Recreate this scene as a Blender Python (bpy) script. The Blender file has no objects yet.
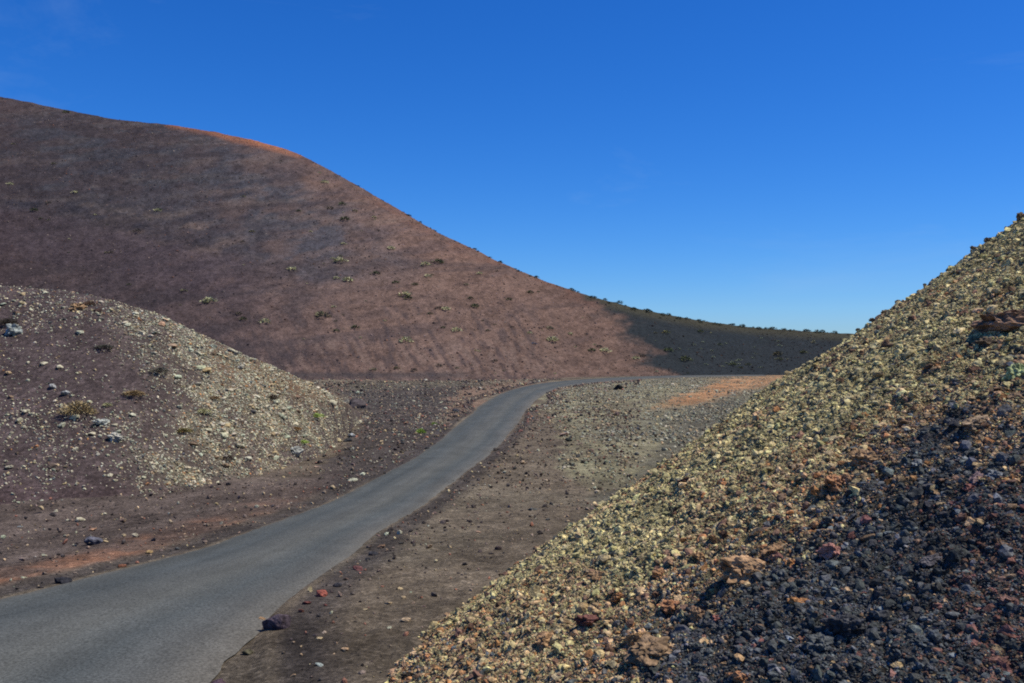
import bpy, math, random
import numpy as np
from mathutils import Vector, Matrix, Euler
R = math.radians
C = bpy.context.scene.collection
sc = bpy.context.scene

# ------------------------------------------------------------------ camera
ZC, F = 5.4, 950.0                 # eye height over the valley floor, focal length in pixels
CX, HY = 512.0, 350.0              # principal column, horizon row
cam = bpy.data.cameras.new('camera'); camo = bpy.data.objects.new('camera', cam); C.objects.link(camo)
cam.sensor_width = 36.0; cam.lens = F / 1024 * 36.0
cam.shift_y = (HY - 341.5) / 1024
cam.clip_start = 0.05; cam.clip_end = 12000
camo.location = (0, 0, ZC); camo.rotation_euler = (R(90), 0, 0)
sc.camera = camo

# ------------------------------------------------------------------ light
SUN_EL, SUN_AZ = 60.0, 92.0        # azimuth measured from +Y (view direction) towards +X
w = bpy.data.worlds.new('World'); sc.world = w; w.use_nodes = True
nt = w.node_tree; nt.nodes.clear()
out = nt.nodes.new('ShaderNodeOutputWorld'); bg = nt.nodes.new('ShaderNodeBackground')
sky = nt.nodes.new('ShaderNodeTexSky'); sky.sky_type = 'NISHITA'; sky.sun_disc = False
sky.sun_elevation = R(SUN_EL); sky.sun_rotation = R(SUN_AZ)
sky.altitude = 600; sky.air_density = 1.0; sky.dust_density = 0.15; sky.ozone_density = 4.0
hs = nt.nodes.new('ShaderNodeHueSaturation'); hs.inputs['Saturation'].default_value = 1.22; hs.inputs['Hue'].default_value = 0.507
nt.links.new(sky.outputs[0], hs.inputs['Color'])
# deepen the blue of the clear sky: one response curve per channel
spl = nt.nodes.new('ShaderNodeSeparateColor'); cmb_ = nt.nodes.new('ShaderNodeCombineColor'); nt.links.new(hs.outputs[0], spl.inputs[0])
for ch, (a_, g_) in enumerate([(.262, 1.30), (.71, 1.0), (1.24, .96)]):
    mx = nt.nodes.new('ShaderNodeMath'); mx.operation = 'MAXIMUM'; mx.inputs[1].default_value = 1e-4
    pw = nt.nodes.new('ShaderNodeMath'); pw.operation = 'POWER'; pw.inputs[1].default_value = g_
    ml = nt.nodes.new('ShaderNodeMath'); ml.operation = 'MULTIPLY'; ml.inputs[1].default_value = a_
    nt.links.new(spl.outputs[ch], mx.inputs[0]); nt.links.new(mx.outputs[0], pw.inputs[0]); nt.links.new(pw.outputs[0], ml.inputs[0]); nt.links.new(ml.outputs[0], cmb_.inputs[ch])
tcw = nt.nodes.new('ShaderNodeTexCoord'); mpw = nt.nodes.new('ShaderNodeMapping'); mpw.inputs['Scale'].default_value = (2.2, 2.2, 7.0); mpw.inputs['Rotation'].default_value = (0.25, 0.1, 0.4)
nzw = nt.nodes.new('ShaderNodeTexNoise'); nzw.inputs['Scale'].default_value = 1.6; nzw.inputs['Detail'].default_value = 6; nzw.inputs['Roughness'].default_value = .62; nzw.inputs['Distortion'].default_value = .5
mrw = nt.nodes.new('ShaderNodeMapRange'); mrw.inputs[1].default_value = .56; mrw.inputs[2].default_value = .85; mrw.inputs[3].default_value = 0; mrw.inputs[4].default_value = .16
mxw = nt.nodes.new('ShaderNodeMix'); mxw.data_type = 'RGBA'; mxw.inputs[7].default_value = (3.2, 4.6, 6.6, 1)      # faint high cirrus
nt.links.new(tcw.outputs['Generated'], mpw.inputs[0]); nt.links.new(mpw.outputs[0], nzw.inputs['Vector']); nt.links.new(nzw.outputs['Fac'], mrw.inputs[0])
nt.links.new(mrw.outputs[0], mxw.inputs[0]); nt.links.new(cmb_.outputs[0], mxw.inputs[6]); nt.links.new(mxw.outputs[2], bg.inputs[0])
bg.inputs[1].default_value = 0.115
nt.links.new(bg.outputs[0], out.inputs[0])
sd = bpy.data.lights.new('sun', 'SUN'); sd.energy = 5.0; sd.angle = R(0.5); sd.color = (1.0, 0.94, 0.84)
so = bpy.data.objects.new('sun', sd); C.objects.link(so)
sdir = Vector((math.sin(R(SUN_AZ)) * math.cos(R(SUN_EL)), math.cos(R(SUN_AZ)) * math.cos(R(SUN_EL)), math.sin(R(SUN_EL))))
so.rotation_euler = (sdir).to_track_quat('Z', 'Y').to_euler()
so.location = (0, 0, 60)
sc.view_settings.view_transform = 'Standard'; sc.view_settings.look = 'None'
sc.view_settings.exposure = 0.0; sc.view_settings.gamma = 1.0; sc.view_settings.use_curve_mapping = False
sc.render.engine = 'CYCLES'
sc.cycles.use_denoising = False
sc.cycles.max_bounces = 4; sc.cycles.diffuse_bounces = 3; sc.cycles.glossy_bounces = 1; sc.cycles.transmission_bounces = 1
sc.cycles.pixel_filter_type = 'BLACKMAN_HARRIS'; sc.cycles.filter_width = 1.9

rng = np.random.default_rng(7); random.seed(7)

# ------------------------------------------------------------------ noise
def _h(ix, iy, iz, seed):
    n = (ix.astype(np.int64) * 374761393 + iy.astype(np.int64) * 668265263 + iz.astype(np.int64) * 2147483647 + seed * 1274126177) & 0xffffffff
    n = ((n ^ (n >> 13)) * 1274126177) & 0xffffffff
    n = ((n ^ (n >> 16)) * 2246822519) & 0xffffffff
    return ((n ^ (n >> 15)) & 0xffffff) / float(0xffffff)
def vn(x, y, z=None, seed=0):      # value noise in -1..1
    x = np.asarray(x, float); y = np.asarray(y, float); z = np.zeros_like(x) if z is None else np.asarray(z, float)
    ix, iy, iz = np.floor(x), np.floor(y), np.floor(z)
    fx, fy, fz = x - ix, y - iy, z - iz
    fx, fy, fz = [f * f * f * (f * (f * 6 - 15) + 10) for f in (fx, fy, fz)]
    r = 0
    flat = not np.any(z)
    for dx in (0, 1):
        for dy in (0, 1):
            wxy = (fx if dx else 1 - fx) * (fy if dy else 1 - fy)
            if flat: r = r + wxy * _h(ix + dx, iy + dy, iz, seed)
            else:
                for dz in (0, 1):
                    r = r + wxy * (fz if dz else 1 - fz) * _h(ix + dx, iy + dy, iz + dz, seed)
    return r * 2 - 1
def fbm(x, y, z=None, o=4, seed=0, g=0.5):
    a, s, t = 1.0, 0, 0
    x = np.asarray(x, float) + 31.7; y = np.asarray(y, float) + 17.3
    for i in range(o):
        s = s + a * vn(x, y, z, seed + i * 13); t += a
        c, q = 1.6 , 1.2
        x, y = x * c - y * q, x * q + y * c
        if z is not None: z = z * 2.0
        a *= g
    return s / t
def ss(a, b, x):
    t = np.clip((x - a) / (b - a), 0, 1); return t * t * (3 - 2 * t)
def proj(x, y, z):
    y = np.maximum(y, 0.1); return CX + F * x / y, HY - F * (z - ZC) / y

# ------------------------------------------------------------------ height functions
def base_z(x, y):
    d = np.hypot(x, y)
    return 1.15 * ss(36, 12, d)
def unproj(px, py, f=base_z):
    """point of the surface f seen at pixel px, py"""
    u, wv = (px - CX) / F, (HY - py) / F
    t = np.geomspace(3.0, 900, 6000)
    g = ZC + wv * t - f(u * t, t)
    k = np.argmax(g < 0)
    if not (g < 0).any(): k = len(t) - 1
    a = g[k - 1] / (g[k - 1] - g[k] + 1e-12)
    tt = t[k - 1] + a * (t[k] - t[k - 1])
    return u * tt, tt

# road stations: left edge, right edge
RS = [((-420, 715), (-120, 1150)), ((-230, 655), (60, 860)), ((-90, 618), (200, 683)), ((0, 597), (255, 628)), ((120, 568), (302, 587)), ((200, 548), (350, 557)), ((260, 527), (384, 531)),
      ((349, 491), (446, 490)), ((400, 465), (476, 466)), ((433, 444), (501, 445)), ((468, 416), (522, 418)), ((484, 403), (535, 400)),
      ((511, 389.5), (554, 390)), ((546, 382.6), (580, 384.2)), ((595, 378.4), (612, 381)), ((665, 375.6), (670, 377.6)), ((760, 373.6), (766, 375.6))]
def cat(P, n):
    P = np.array(P, float); P = np.vstack([2 * P[0] - P[1], P, 2 * P[-1] - P[-2]]); o = []
    for i in range(1, len(P) - 2):
        t = np.linspace(0, 1, n, endpoint=False)[:, None]
        a, b, c, d = P[i - 1], P[i], P[i + 1], P[i + 2]
        o.append(0.5 * (2 * b + (c - a) * t + (2 * a - 5 * b + 4 * c - d) * t ** 2 + (3 * b - a - 3 * c + d) * t ** 3))
    o.append(P[-2:-1]); return np.vstack(o)
RL = cat([unproj(*a) for a, b in RS], 14); RR = cat([unproj(*b) for a, b in RS], 14)
for _ in range(6):                                   # smooth the two kerb lines a little
    RL[1:-1] = (RL[:-2] + 2 * RL[1:-1] + RL[2:]) / 4; RR[1:-1] = (RR[:-2] + 2 * RR[1:-1] + RR[2:]) / 4
RM = (RL + RR) / 2; RW = np.hypot(*(RR - RL).T) / 2
def road_dist(x, y):
    """signed distance outside the road edge (negative on it)"""
    x = np.asarray(x, float); y = np.asarray(y, float); sh = x.shape; x = x.ravel(); y = y.ravel()
    best = np.full(x.shape, 1e9)
    for i in range(len(RM) - 1):
        a, b = RM[i], RM[i + 1]; ab = b - a; L2 = (ab ** 2).sum() + 1e-9
        t = np.clip(((x - a[0]) * ab[0] + (y - a[1]) * ab[1]) / L2, 0, 1)
        d = np.hypot(x - a[0] - t * ab[0], y - a[1] - t * ab[1]) - (RW[i] * (1 - t) + RW[i + 1] * t)
        best = np.minimum(best, d)
    return best.reshape(sh)
def ground_z(x, y):
    rd = road_dist(x, y); m = ss(0.3, 5, rd)
    z = base_z(x, y)
    z = z + m * (0.22 * fbm(x / 9, y / 9, o=3, seed=3) + 0.05 * fbm(x / 1.3, y / 1.3, o=3, seed=4))
    z = z + 0.06 * np.exp(-((rd - 0.85) / 0.4) ** 2) * (0.6 + 0.6 * vn(x / 1.7, y / 1.7, seed=9))   # graded windrow along the road edge
    z = z - 0.07 * ss(-0.16, -0.5, rd)
    z = z + 0.035 * ss(0.0, 0.6, rd) * fbm(x / 0.35, y / 0.35, o=2, seed=41)
    return z
def ramp(c, pts):
    p = np.array(pts, float); return np.interp(c, p[:, 0], p[:, 1])
def polar_hill(x, y, base, sky, top, pw, back, ztop_off=0.0):
    pass
# big hill: skyline rows, base distances and slope distances over image column
SKY = [(-1400, 240), (-900, 60), (-500, 20), (-250, 45), (-100, 76), (0, 97), (60, 109), (120, 119), (165, 125), (215, 132), (250, 138), (290, 150), (330, 170), (365, 189), (400, 210), (450, 238), (500, 262), (550, 283), (600, 299), (640, 309), (700, 321), (760, 328), (840, 333.5), (900, 337), (1100, 341), (1500, 338), (2200, 330)]
BASE = [(-1400, 150), (0, 165), (300, 168), (400, 168), (520, 172), (570, 186), (620, 196), (680, 201), (760, 206), (900, 212), (2200, 250)]
TOPD = [(-1400, 330), (-500, 420), (0, 385), (165, 355), (290, 330), (400, 292), (500, 254), (600, 236), (660, 240), (760, 250), (840, 255), (1200, 270), (2200, 330)]
_t = np.linspace(0.05, 1, 60)
def hprof(t): return 0.30 * t ** 2 + 0.86 * t - 0.16 * t ** 5
def make_ztop():
    cs = np.linspace(-1400, 2200, 400); zs = []
    for c in cs:
        e = (HY - ramp(c, SKY)) / F; b, tp = ramp(c, BASE), ramp(c, TOPD)
        k = math.hypot(1, (c - CX) / F) * 0 + 1
        lo, hi = 0.5, 400
        for _ in range(40):
            m = (lo + hi) / 2
            el = ((m * hprof(_t) - ZC) / (b + _t * (tp - b))).max()
            if el < e: lo = m
            else: hi = m
        zs.append(m)
    return cs, np.array(zs)
_cs, _zs = make_ztop()
def soft(v, n=0): return v
def volcano_z(x, y):
    y = np.maximum(y, 1.0)
    c = np.clip(CX + F * x / y, -1400, 2200)
    b, tp, zt = ramp(c, BASE), ramp(c, TOPD), np.interp(c, _cs, _zs)
    t = (y - b) / (tp - b); tc = np.clip(t, 0, 1)
    z = zt * hprof(tc)
    z = np.where(t > 1, zt - 0.25 * (y - tp) - 0.004 * np.clip(y - tp, 0, 60) ** 2, z)
    z = np.where(t < 0, (t) * 12 , z)
    a = ss(0.02, 0.25, t) * ss(1.25, 0.6, t) * 0.8 + 0.2 * ss(0, .2, t)
    big = ss(640, 420, c)
    z = z + a * (0.35 + 1.0 * big) * fbm(x / 34, y / 34, o=3, seed=21)
    q = (x * .92 + y * .38)          # gullies run down the fall line
    z = z + a * big * 0.55 * np.abs(fbm(q / 7, (y * .92 - x * .38) / 30, o=3, seed=23))
    z = z + ss(0, .1, t) * 0.16 * fbm(x / 3.2, y / 3.2, o=3, seed=25)
    return z
# gravel mound on the far side of the road
MTOE = [(-900, 470), (-500, 500), (-200, 503), (0, 500), (100, 497), (160, 492), (250, 478), (300, 464), (330, 449), (352, 434), (366, 420), (372, 413)]
MSKY = [(-900, 240), (-500, 262), (-200, 278), (0, 284), (60, 289), (100, 296), (160, 313), (205, 335), (250, 356), (290, 374), (330, 392), (352, 407), (366, 419), (372, 413)]
MTD = [(-900, 60), (-200, 55), (0, 54), (100, 51), (160, 49.5), (250, 50), (300, 55), (330, 59), (352, 63.5), (366, 74), (372, 80)]
_mt = np.linspace(0.05, 1, 50)
def mprof(t): return 0.95 * t + 0.35 * t ** 2 - 0.30 * t ** 4
_mc = np.linspace(-900, 372, 260); _mb = []; _mz = []
for c in _mc:
    b = unproj(c, ramp(c, MTOE))[1]; tp = max(ramp(c, MTD), b + 3); e = (HY - ramp(c, MSKY)) / F
    lo, hi = 0.0, 40
    for _ in range(36):
        m = (lo + hi) / 2
        if ((m * mprof(_mt) + base_z(0, b) - ZC) / (b + _mt * (tp - b))).max() < e: lo = m
        else: hi = m
    _mb.append(b); _mz.append(m)
_mb = np.array(_mb); _mz = np.array(_mz)
_mb = np.convolve(np.pad(_mb, 4, 'edge'), np.ones(9) / 9, 'valid')
def mound_z(x, y):
    y = np.maximum(y, 1.0); c = CX + F * x / y
    b = np.interp(c, _mc, _mb); tp = np.maximum(ramp(c, MTD), b + 3); zt = np.interp(c, _mc, _mz)
    t = (y - b) / (tp - b); tc = np.clip(t, 0, 1)
    z = zt * mprof(tc) + base_z(x, np.minimum(y, b)) * 1.0
    z = np.where(t > 1, z - 0.012 * (y - tp) ** 2 * 0.5 - 0.12 * (y - tp), z)
    z = np.where(t < 0, z + (y - b) * 0.25, z)
    z = z + ss(0, .3, t) * (0.16 * fbm(x / 5, y / 5, o=3, seed=31) + 0.05 * fbm(x / .9, y / .9, o=3, seed=32))
    z = z - 6 * ss(368, 384, c) - 0.05
    return z
# scree slope beside the camera: a rounded nose of a cone
def scree_smooth(x, y):
    v, s = .305 * x + .952 * y, .952 * x - .305 * y
    v0 = 18.6 + 0.9 * np.clip(s, -8, 12)
    dv = v - v0
    return ZC - 1.02 + .651 * x - .168 * y - np.where(dv < 0, dv ** 2 / 50.0, dv ** 2 / 60.0) - 0.02 - 0.02 * np.clip(s - 14, 0, 99) ** 2
def scree_z(x, y):
    z = scree_smooth(x, y)
    z = z + 0.16 * fbm(x / 2.4, y / 2.4, o=3, seed=51) + 0.13 * np.abs(fbm(x / .55, y / .55, o=3, seed=52)) + 0.06 * fbm(x / .16, y / .16, o=3, seed=53, g=.65)
    return z
def scree_hit(px, py): return unproj(px, py, scree_smooth)

# ------------------------------------------------------------------ materials
def new_mat(name):
    m = bpy.data.materials.new(name); m.use_nodes = True; t = m.node_tree; t.nodes.clear()
    o = t.nodes.new('ShaderNodeOutputMaterial'); b = t.nodes.new('ShaderNodeBsdfPrincipled')
    b.inputs['Roughness'].default_value = 0.9; b.inputs['Specular IOR Level'].default_value = 0.04
    t.links.new(b.outputs[0], o.inputs[0]); return m, t, b
def nd(t, k, **kw):
    n = t.nodes.new(k)
    for a, v in kw.items():
        if a in n.inputs: n.inputs[a].default_value = v
        else: setattr(n, a, v)
    return n
def noise(t, co, scale, detail=4, rough=.6):
    n = nd(t, 'ShaderNodeTexNoise'); n.inputs['Scale'].default_value = scale; n.inputs['Detail'].default_value = detail; n.inputs['Roughness'].default_value = rough
    t.links.new(co, n.inputs['Vector']); return n.outputs['Fac']
def rmp(t, fac, stops):
    r = nd(t, 'ShaderNodeValToRGB'); e = r.color_ramp.elements
    while len(e) < len(stops): e.new(0.5)
    for k, (p, c) in enumerate(stops):
        e[k].position = p; e[k].color = (c, c, c, 1) if not isinstance(c, tuple) else (*c, 1)
    t.links.new(fac, r.inputs[0]); return r.outputs[0]
def mul(t, a, b, f=1.0, mode='MULTIPLY'):
    m = nd(t, 'ShaderNodeMix', data_type='RGBA', blend_type=mode)
    m.inputs[0].default_value = f; t.links.new(a, m.inputs[6]); t.links.new(b, m.inputs[7]); return m.outputs[2]
def bump(t, b, fac, strength, dist, prev=None):
    n = nd(t, 'ShaderNodeBump'); n.inputs['Strength'].default_value = strength; n.inputs['Distance'].default_value = dist
    t.links.new(fac, n.inputs['Height'])
    if prev is not None: t.links.new(prev, n.inputs['Normal'])
    t.links.new(n.outputs[0], b.inputs['Normal']); return n.outputs[0]
def terrain_mat(name, scales, contrast=.45, bumps=((2, .3),), speck=None):
    """base colour from the painted-in soil map times several noise octaves"""
    m, t, b = new_mat(name)
    co = nd(t, 'ShaderNodeTexCoord').outputs['Object']
    col = nd(t, 'ShaderNodeAttribute', attribute_name='Col').outputs['Color']
    for s in scales:
        col = mul(t, col, rmp(t, noise(t, co, s, 5, .65), [(.32, 1 - contrast), (.68, 1 + contrast)]))
    if speck:
        s, lo, hi, cc = speck
        vo = nd(t, 'ShaderNodeTexVoronoi'); vo.inputs['Scale'].default_value = s; t.links.new(co, vo.inputs['Vector'])
        sepc = nd(t, 'ShaderNodeSeparateColor'); t.links.new(vo.outputs['Color'], sepc.inputs[0])
        col = mul(t, col, rmp(t, sepc.outputs[0], [(0.0, .62), (.5, .95), (.85, 1.15), (1.0, 1.7)]), .8)
    t.links.new(col, b.inputs['Base Color'])
    prev = None
    for s, d in bumps: prev = bump(t, b, noise(t, co, s, 6, .7), 1.0, d, prev)
    return m
M_ground = terrain_mat('valley_gravel', (0.35, 2.5, 11), .30, ((3.0, .12), (14, .045)), (16, 0, 1, 1))
M_volc = terrain_mat('cinder', (1.2, 3.5, 8), .26, ((.4, .5), (1.6, .12)))
M_mound = terrain_mat('mound_gravel', (0.5, 3, 9), .22, ((2.5, .14), (11, .05)), (7, 0, 1, 1))
M_scree = terrain_mat('scree_soil', (1.5, 6, 25), .30, ((5, .12), (24, .035)), (24, 0, 1, 1))

def stone_mat(name, use_obj):
    m, t, b = new_mat(name)
    co = nd(t, 'ShaderNodeTexCoord').outputs['Object']
    if use_obj:
        oi = nd(t, 'ShaderNodeObjectInfo'); col = oi.outputs['Color']
        va = nd(t, 'ShaderNodeVectorMath', operation='ADD'); t.links.new(co, va.inputs[0])
        cmb = nd(t, 'ShaderNodeCombineXYZ'); mm = nd(t, 'ShaderNodeMath', operation='MULTIPLY'); mm.inputs[1].default_value = 50
        t.links.new(oi.outputs['Random'], mm.inputs[0]); t.links.new(mm.outputs[0], cmb.inputs[0]); t.links.new(cmb.outputs[0], va.inputs[1]); co = va.outputs[0]
        s1, s2 = 1.6, 6.0
    else:
        col = nd(t, 'ShaderNodeAttribute', attribute_name='Col').outputs['Color']; s1, s2 = 9.0, 40.0
    col = mul(t, col, rmp(t, noise(t, co, s1, 5, .65), [(.36, .5), (.64, 1.5)]))
    col = mul(t, col, rmp(t, noise(t, co, s2, 4, .7), [(.35, .72), (.65, 1.28)]))
    t.links.new(col, b.inputs['Base Color'])
    if use_obj:
        bump(t, b, noise(t, co, 3.0, 3, .6), .6, .08)
    else:
        # crusts and dust run across neighbouring stones
        crust = rmp(t, noise(t, co, 3.2, 6, .75), [(.44, 1.08), (.50, .72), (.56, 1.08)])
        col = mul(t, col, crust, .55)
        soot = rmp(t, noise(t, co, 1.3, 6, .7), [(.36, .62), (.50, 1.05), (.66, 1.28)])
        col = mul(t, col, soot, .75); t.links.new(col, b.inputs['Base Color'])
        bump(t, b, noise(t, co, 30, 5, .7), .8, .03)
    return m
M_stone, M_rubble = stone_mat('stone', True), stone_mat('rubble', False)
# asphalt: UV.x across 0..1, UV.y metres along
M_road, t, b = new_mat('asphalt')
uv = nd(t, 'ShaderNodeUVMap').outputs[0]; oc = nd(t, 'ShaderNodeTexCoord').outputs['Object']
sep = nd(t, 'ShaderNodeSeparateXYZ'); t.links.new(uv, sep.inputs[0])
wob = nd(t, 'ShaderNodeMath', operation='MULTIPLY_ADD'); t.links.new(noise(t, oc, .25, 3), wob.inputs[0]); wob.inputs[1].default_value = .14; 
sub = nd(t, 'ShaderNodeMath', operation='SUBTRACT'); t.links.new(sep.outputs[0], sub.inputs[0]); sub.inputs[1].default_value = .07
t.links.new(sub.outputs[0], wob.inputs[2])
lane = rmp(t, wob.outputs[0], [(0.0, (.150, .135, .105)), (.11, (.098, .105, .096)), (.27, (.088, .098, .094)), (.45, (.114, .118, .106)), (.56, (.120, .123, .108)), (.72, (.093, .103, .098)), (.86, (.118, .120, .108)), (1.0, (.15, .14, .115))])
mp = nd(t, 'ShaderNodeMapping'); mp.inputs['Scale'].default_value = (4, .05, 1); t.links.new(uv, mp.inputs[0])
lane = mul(t, lane, rmp(t, noise(t, mp.outputs[0], 2.2, 5, .6), [(.3, .84), (.7, 1.14)]))
lane = mul(t, lane, rmp(t, noise(t, oc, .6, 5, .65), [(.3, .68), (.7, .90)]))
lane = mul(t, lane, rmp(t, noise(t, oc, 24, 4, .8), [(.37, .60), (.63, 1.45)]))
t.links.new(lane, b.inputs['Base Color']); b.inputs['Roughness'].default_value = .9
bump(t, b, noise(t, oc, 60, 3, .7), .5, .01)

def leaf_mat(name, c):
    m, t, b = new_mat(name)
    oi = nd(t, 'ShaderNodeObjectInfo'); geo = nd(t, 'ShaderNodeNewGeometry')
    n = rmp(t, geo.outputs['Random Per Island'], [(0, .55), (1, 1.5)])
    rgb = nd(t, 'ShaderNodeMix', data_type='RGBA', blend_type='MULTIPLY'); rgb.inputs[0].default_value = 1
    t.links.new(oi.outputs['Color'], rgb.inputs[6]); t.links.new(n, rgb.inputs[7])
    t.links.new(rgb.outputs[2], b.inputs['Base Color']); b.inputs['Roughness'].default_value = .8
    return m
M_leaf = leaf_mat('dry_foliage', None)
M_stem, _t2, _b2 = new_mat('woody_stem'); _b2.inputs['Base Color'].default_value = (.11, .075, .05, 1)

# ------------------------------------------------------------------ mesh helpers
def np_mesh(name, V, Fq, mat, col=None, smooth=True):
    me = bpy.data.meshes.new(name); k = Fq.shape[1]
    me.vertices.add(len(V)); me.vertices.foreach_set('co', V.astype(np.float32).ravel())
    me.loops.add(Fq.size); me.loops.foreach_set('vertex_index', Fq.astype(np.int32).ravel())
    me.polygons.add(len(Fq)); me.polygons.foreach_set('loop_start', np.arange(0, Fq.size, k, dtype=np.int32))
    try: me.polygons.foreach_set('loop_total', np.full(len(Fq), k, dtype=np.int32))
    except Exception: pass
    if col is not None:
        a = me.attributes.new('Col', 'FLOAT_COLOR', 'POINT'); c4 = np.ones((len(V), 4), np.float32); c4[:, :3] = col
        a.data.foreach_set('color', c4.ravel())
    me.update(calc_edges=True)
    me.materials.append(mat)
    (me.shade_smooth if smooth else me.shade_flat)()
    return me
def link(name, me, parent=None, **props):
    o = bpy.data.objects.new(name, me); C.objects.link(o)
    if parent is not None: o.parent = parent
    for k, v in props.items(): o[k] = v
    return o
def grid_faces(n, m, wrap=False):
    i = np.arange(n - 1)[:, None] * m + np.arange(m - 1)[None, :]
    i = i.ravel(); return np.stack([i, i + m, i + m + 1, i + 1], 1)
def view_grid(cols, dist):
    """terrain grid finer where it lies nearer: columns are bearings, rows are forward distances"""
    c, d = np.meshgrid((np.asarray(cols) - CX) / F, dist, indexing='ij'); return c * d, d
def lerp(a, b, m): return a * (1 - m[..., None]) + np.asarray(b, float) * m[..., None]
def pmask(px, py, poly, softpx):
    P = np.array(poly, float); ins = np.zeros(px.shape, bool); dist = np.full(px.shape, 1e9)
    for i in range(len(P)):
        a, b = P[i], P[(i + 1) % len(P)]
        cnd = ((a[1] > py) != (b[1] > py)) & (px < (b[0] - a[0]) * (py - a[1]) / (b[1] - a[1] + 1e-9) + a[0]); ins ^= cnd
        ab = b - a; tt = np.clip(((px - a[0]) * ab[0] + (py - a[1]) * ab[1]) / ((ab ** 2).sum() + 1e-9), 0, 1)
        dist = np.minimum(dist, np.hypot(px - a[0] - tt * ab[0], py - a[1] - tt * ab[1]))
    return ss(-softpx, softpx, np.where(ins, dist, -dist))

# ------------------------------------------------------------------ ground
fr = np.linspace(-60, 1090, 760)
ang = np.concatenate([np.linspace(-math.pi, math.atan((-60 - CX) / F), 110, endpoint=False), np.arctan((fr - CX) / F), np.linspace(math.atan((1090 - CX) / F), math.pi, 111)[1:]])
rad = np.concatenate([[0.01, 2.5, 5, 7], np.geomspace(8.5, 240, 520), np.geomspace(250, 7000, 26)])
A, D = np.meshgrid(ang, rad, indexing='ij')
D2 = D / np.where(np.abs(A) < 0.75, np.cos(A), math.cos(.75))
X, Y = D2 * np.sin(A), D2 * np.cos(A)
Z = ground_z(X, Y)
hs_ = scree_smooth(X, Y)
Vg = np.stack([X, Y, Z], -1)
def ground_col(X, Y, Z):
    px, py = proj(X, Y, base_z(X, Y)); rd = road_dist(X, Y)
    n1 = fbm(X / 6, Y / 6, o=4, seed=61); n2 = fbm(X / 1.2, Y / 1.2, o=3, seed=62)
    jx, jy = px + 22 * n1 + 12 * n2, py + (6 * n1 + 4 * n2) * ss(375, 420, py) 
    c = np.zeros(X.shape + (3,)); c[:] = (.130, .104, .072)
    c = lerp(c, (.155, .130, .09), ss(-.1, .5, n1) * .6)
    n3 = fbm(X / .45, Y / 1.1, o=3, seed=63); n4 = fbm(X / 2.4, Y / 5, o=4, seed=64)
    f = (Y > 1)
    def pm2(poly, s): return pmask(px + 9 * n2 + 8 * n3, py + 1.6 * n2 + 1.4 * n3, poly, s) * f * (.6 + .4 * ss(-.3, .2, n3))
    def pm(poly, s): return pmask(jx, jy, poly, s) * f
    c = lerp(c, (.066, .055, .047), pm([(340, 384), (470, 383), (455, 400), (462, 412), (430, 448), (350, 492), (300, 500), (340, 440), (360, 410)], 5) * .95)     # dark grit beside the road
    c = lerp(c, (.175, .120, .082), pm([(462, 386), (545, 381.5), (510, 391), (480, 407), (455, 426), (450, 408)], 2.5))                                                # brown lay-by
    c = lerp(c, (.10, .088, .062), pm([(345, 382.5), (480, 381), (475, 385), (345, 391)], 2) * .8)
    fld = .55 + .45 * ss(-.25, .25, n4)
    c = lerp(c, (.205, .188, .112), fld * pm([(570, 383), (612, 379.5), (700, 377.5), (800, 374), (800, 420), (740, 440), (680, 460), (640, 482), (600, 492), (560, 470), (562, 445), (545, 420), (543, 400)], 6) * .9)
    c = lerp(c, (.10, .092, .066), pm([(690, 408), (800, 384), (800, 450), (560, 600), (550, 545), (610, 492)], 6) * .85)
    c = lerp(c, (.085, .082, .062), pm([(566, 436), (690, 404), (760, 385), (700, 414), (620, 440)], 3) * .55)
    c = lerp(c, (.36, .185, .085), pm2([(655, 407), (690, 392), (725, 378), (800, 374.5), (800, 379), (740, 392), (700, 404)], 5) * .95)
    c = lerp(c, (.098, .076, .062), pm([(-400, 470), (180, 480), (345, 470), (300, 512), (170, 548), (40, 585), (-400, 660)], 12) * .92)                                              # dark purple soil under the mound
    side = X < np.interp(Y, RM[:, 1], RM[:, 0])
    red = ss(.5, 1.2, rd) * ss(3.6, 1.8, rd) * side * ss(40, 24, Y) * f
    c = lerp(c, (.22, .115, .068), red * (.25 + .7 * ss(-.2, .4, n2 + .5 * n4)))
    c = lerp(c, (.055, .047, .042), ss(-.2, .1, rd) * ss(1.15, .35, rd) * .8)                                                                                            # dark grit band along the asphalt
    c = lerp(c, (.078, .070, .060), pm([(300, 560), (420, 565), (480, 590), (430, 640), (330, 700), (190, 700)], 22) * .45 * ss(-.2, .5, n1))
    c = lerp(c, (.13, .11, .08), ss(400, 900, np.hypot(X, Y)))
    return c * (1.04 + .30 * n2 + .22 * n3 + .22 * n4)[..., None]
Cg = ground_col(X, Y, Z)
link('ground', np_mesh('ground', Vg.reshape(-1, 3), grid_faces(*X.shape), M_ground, Cg.reshape(-1, 3)), kind='structure')

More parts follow.
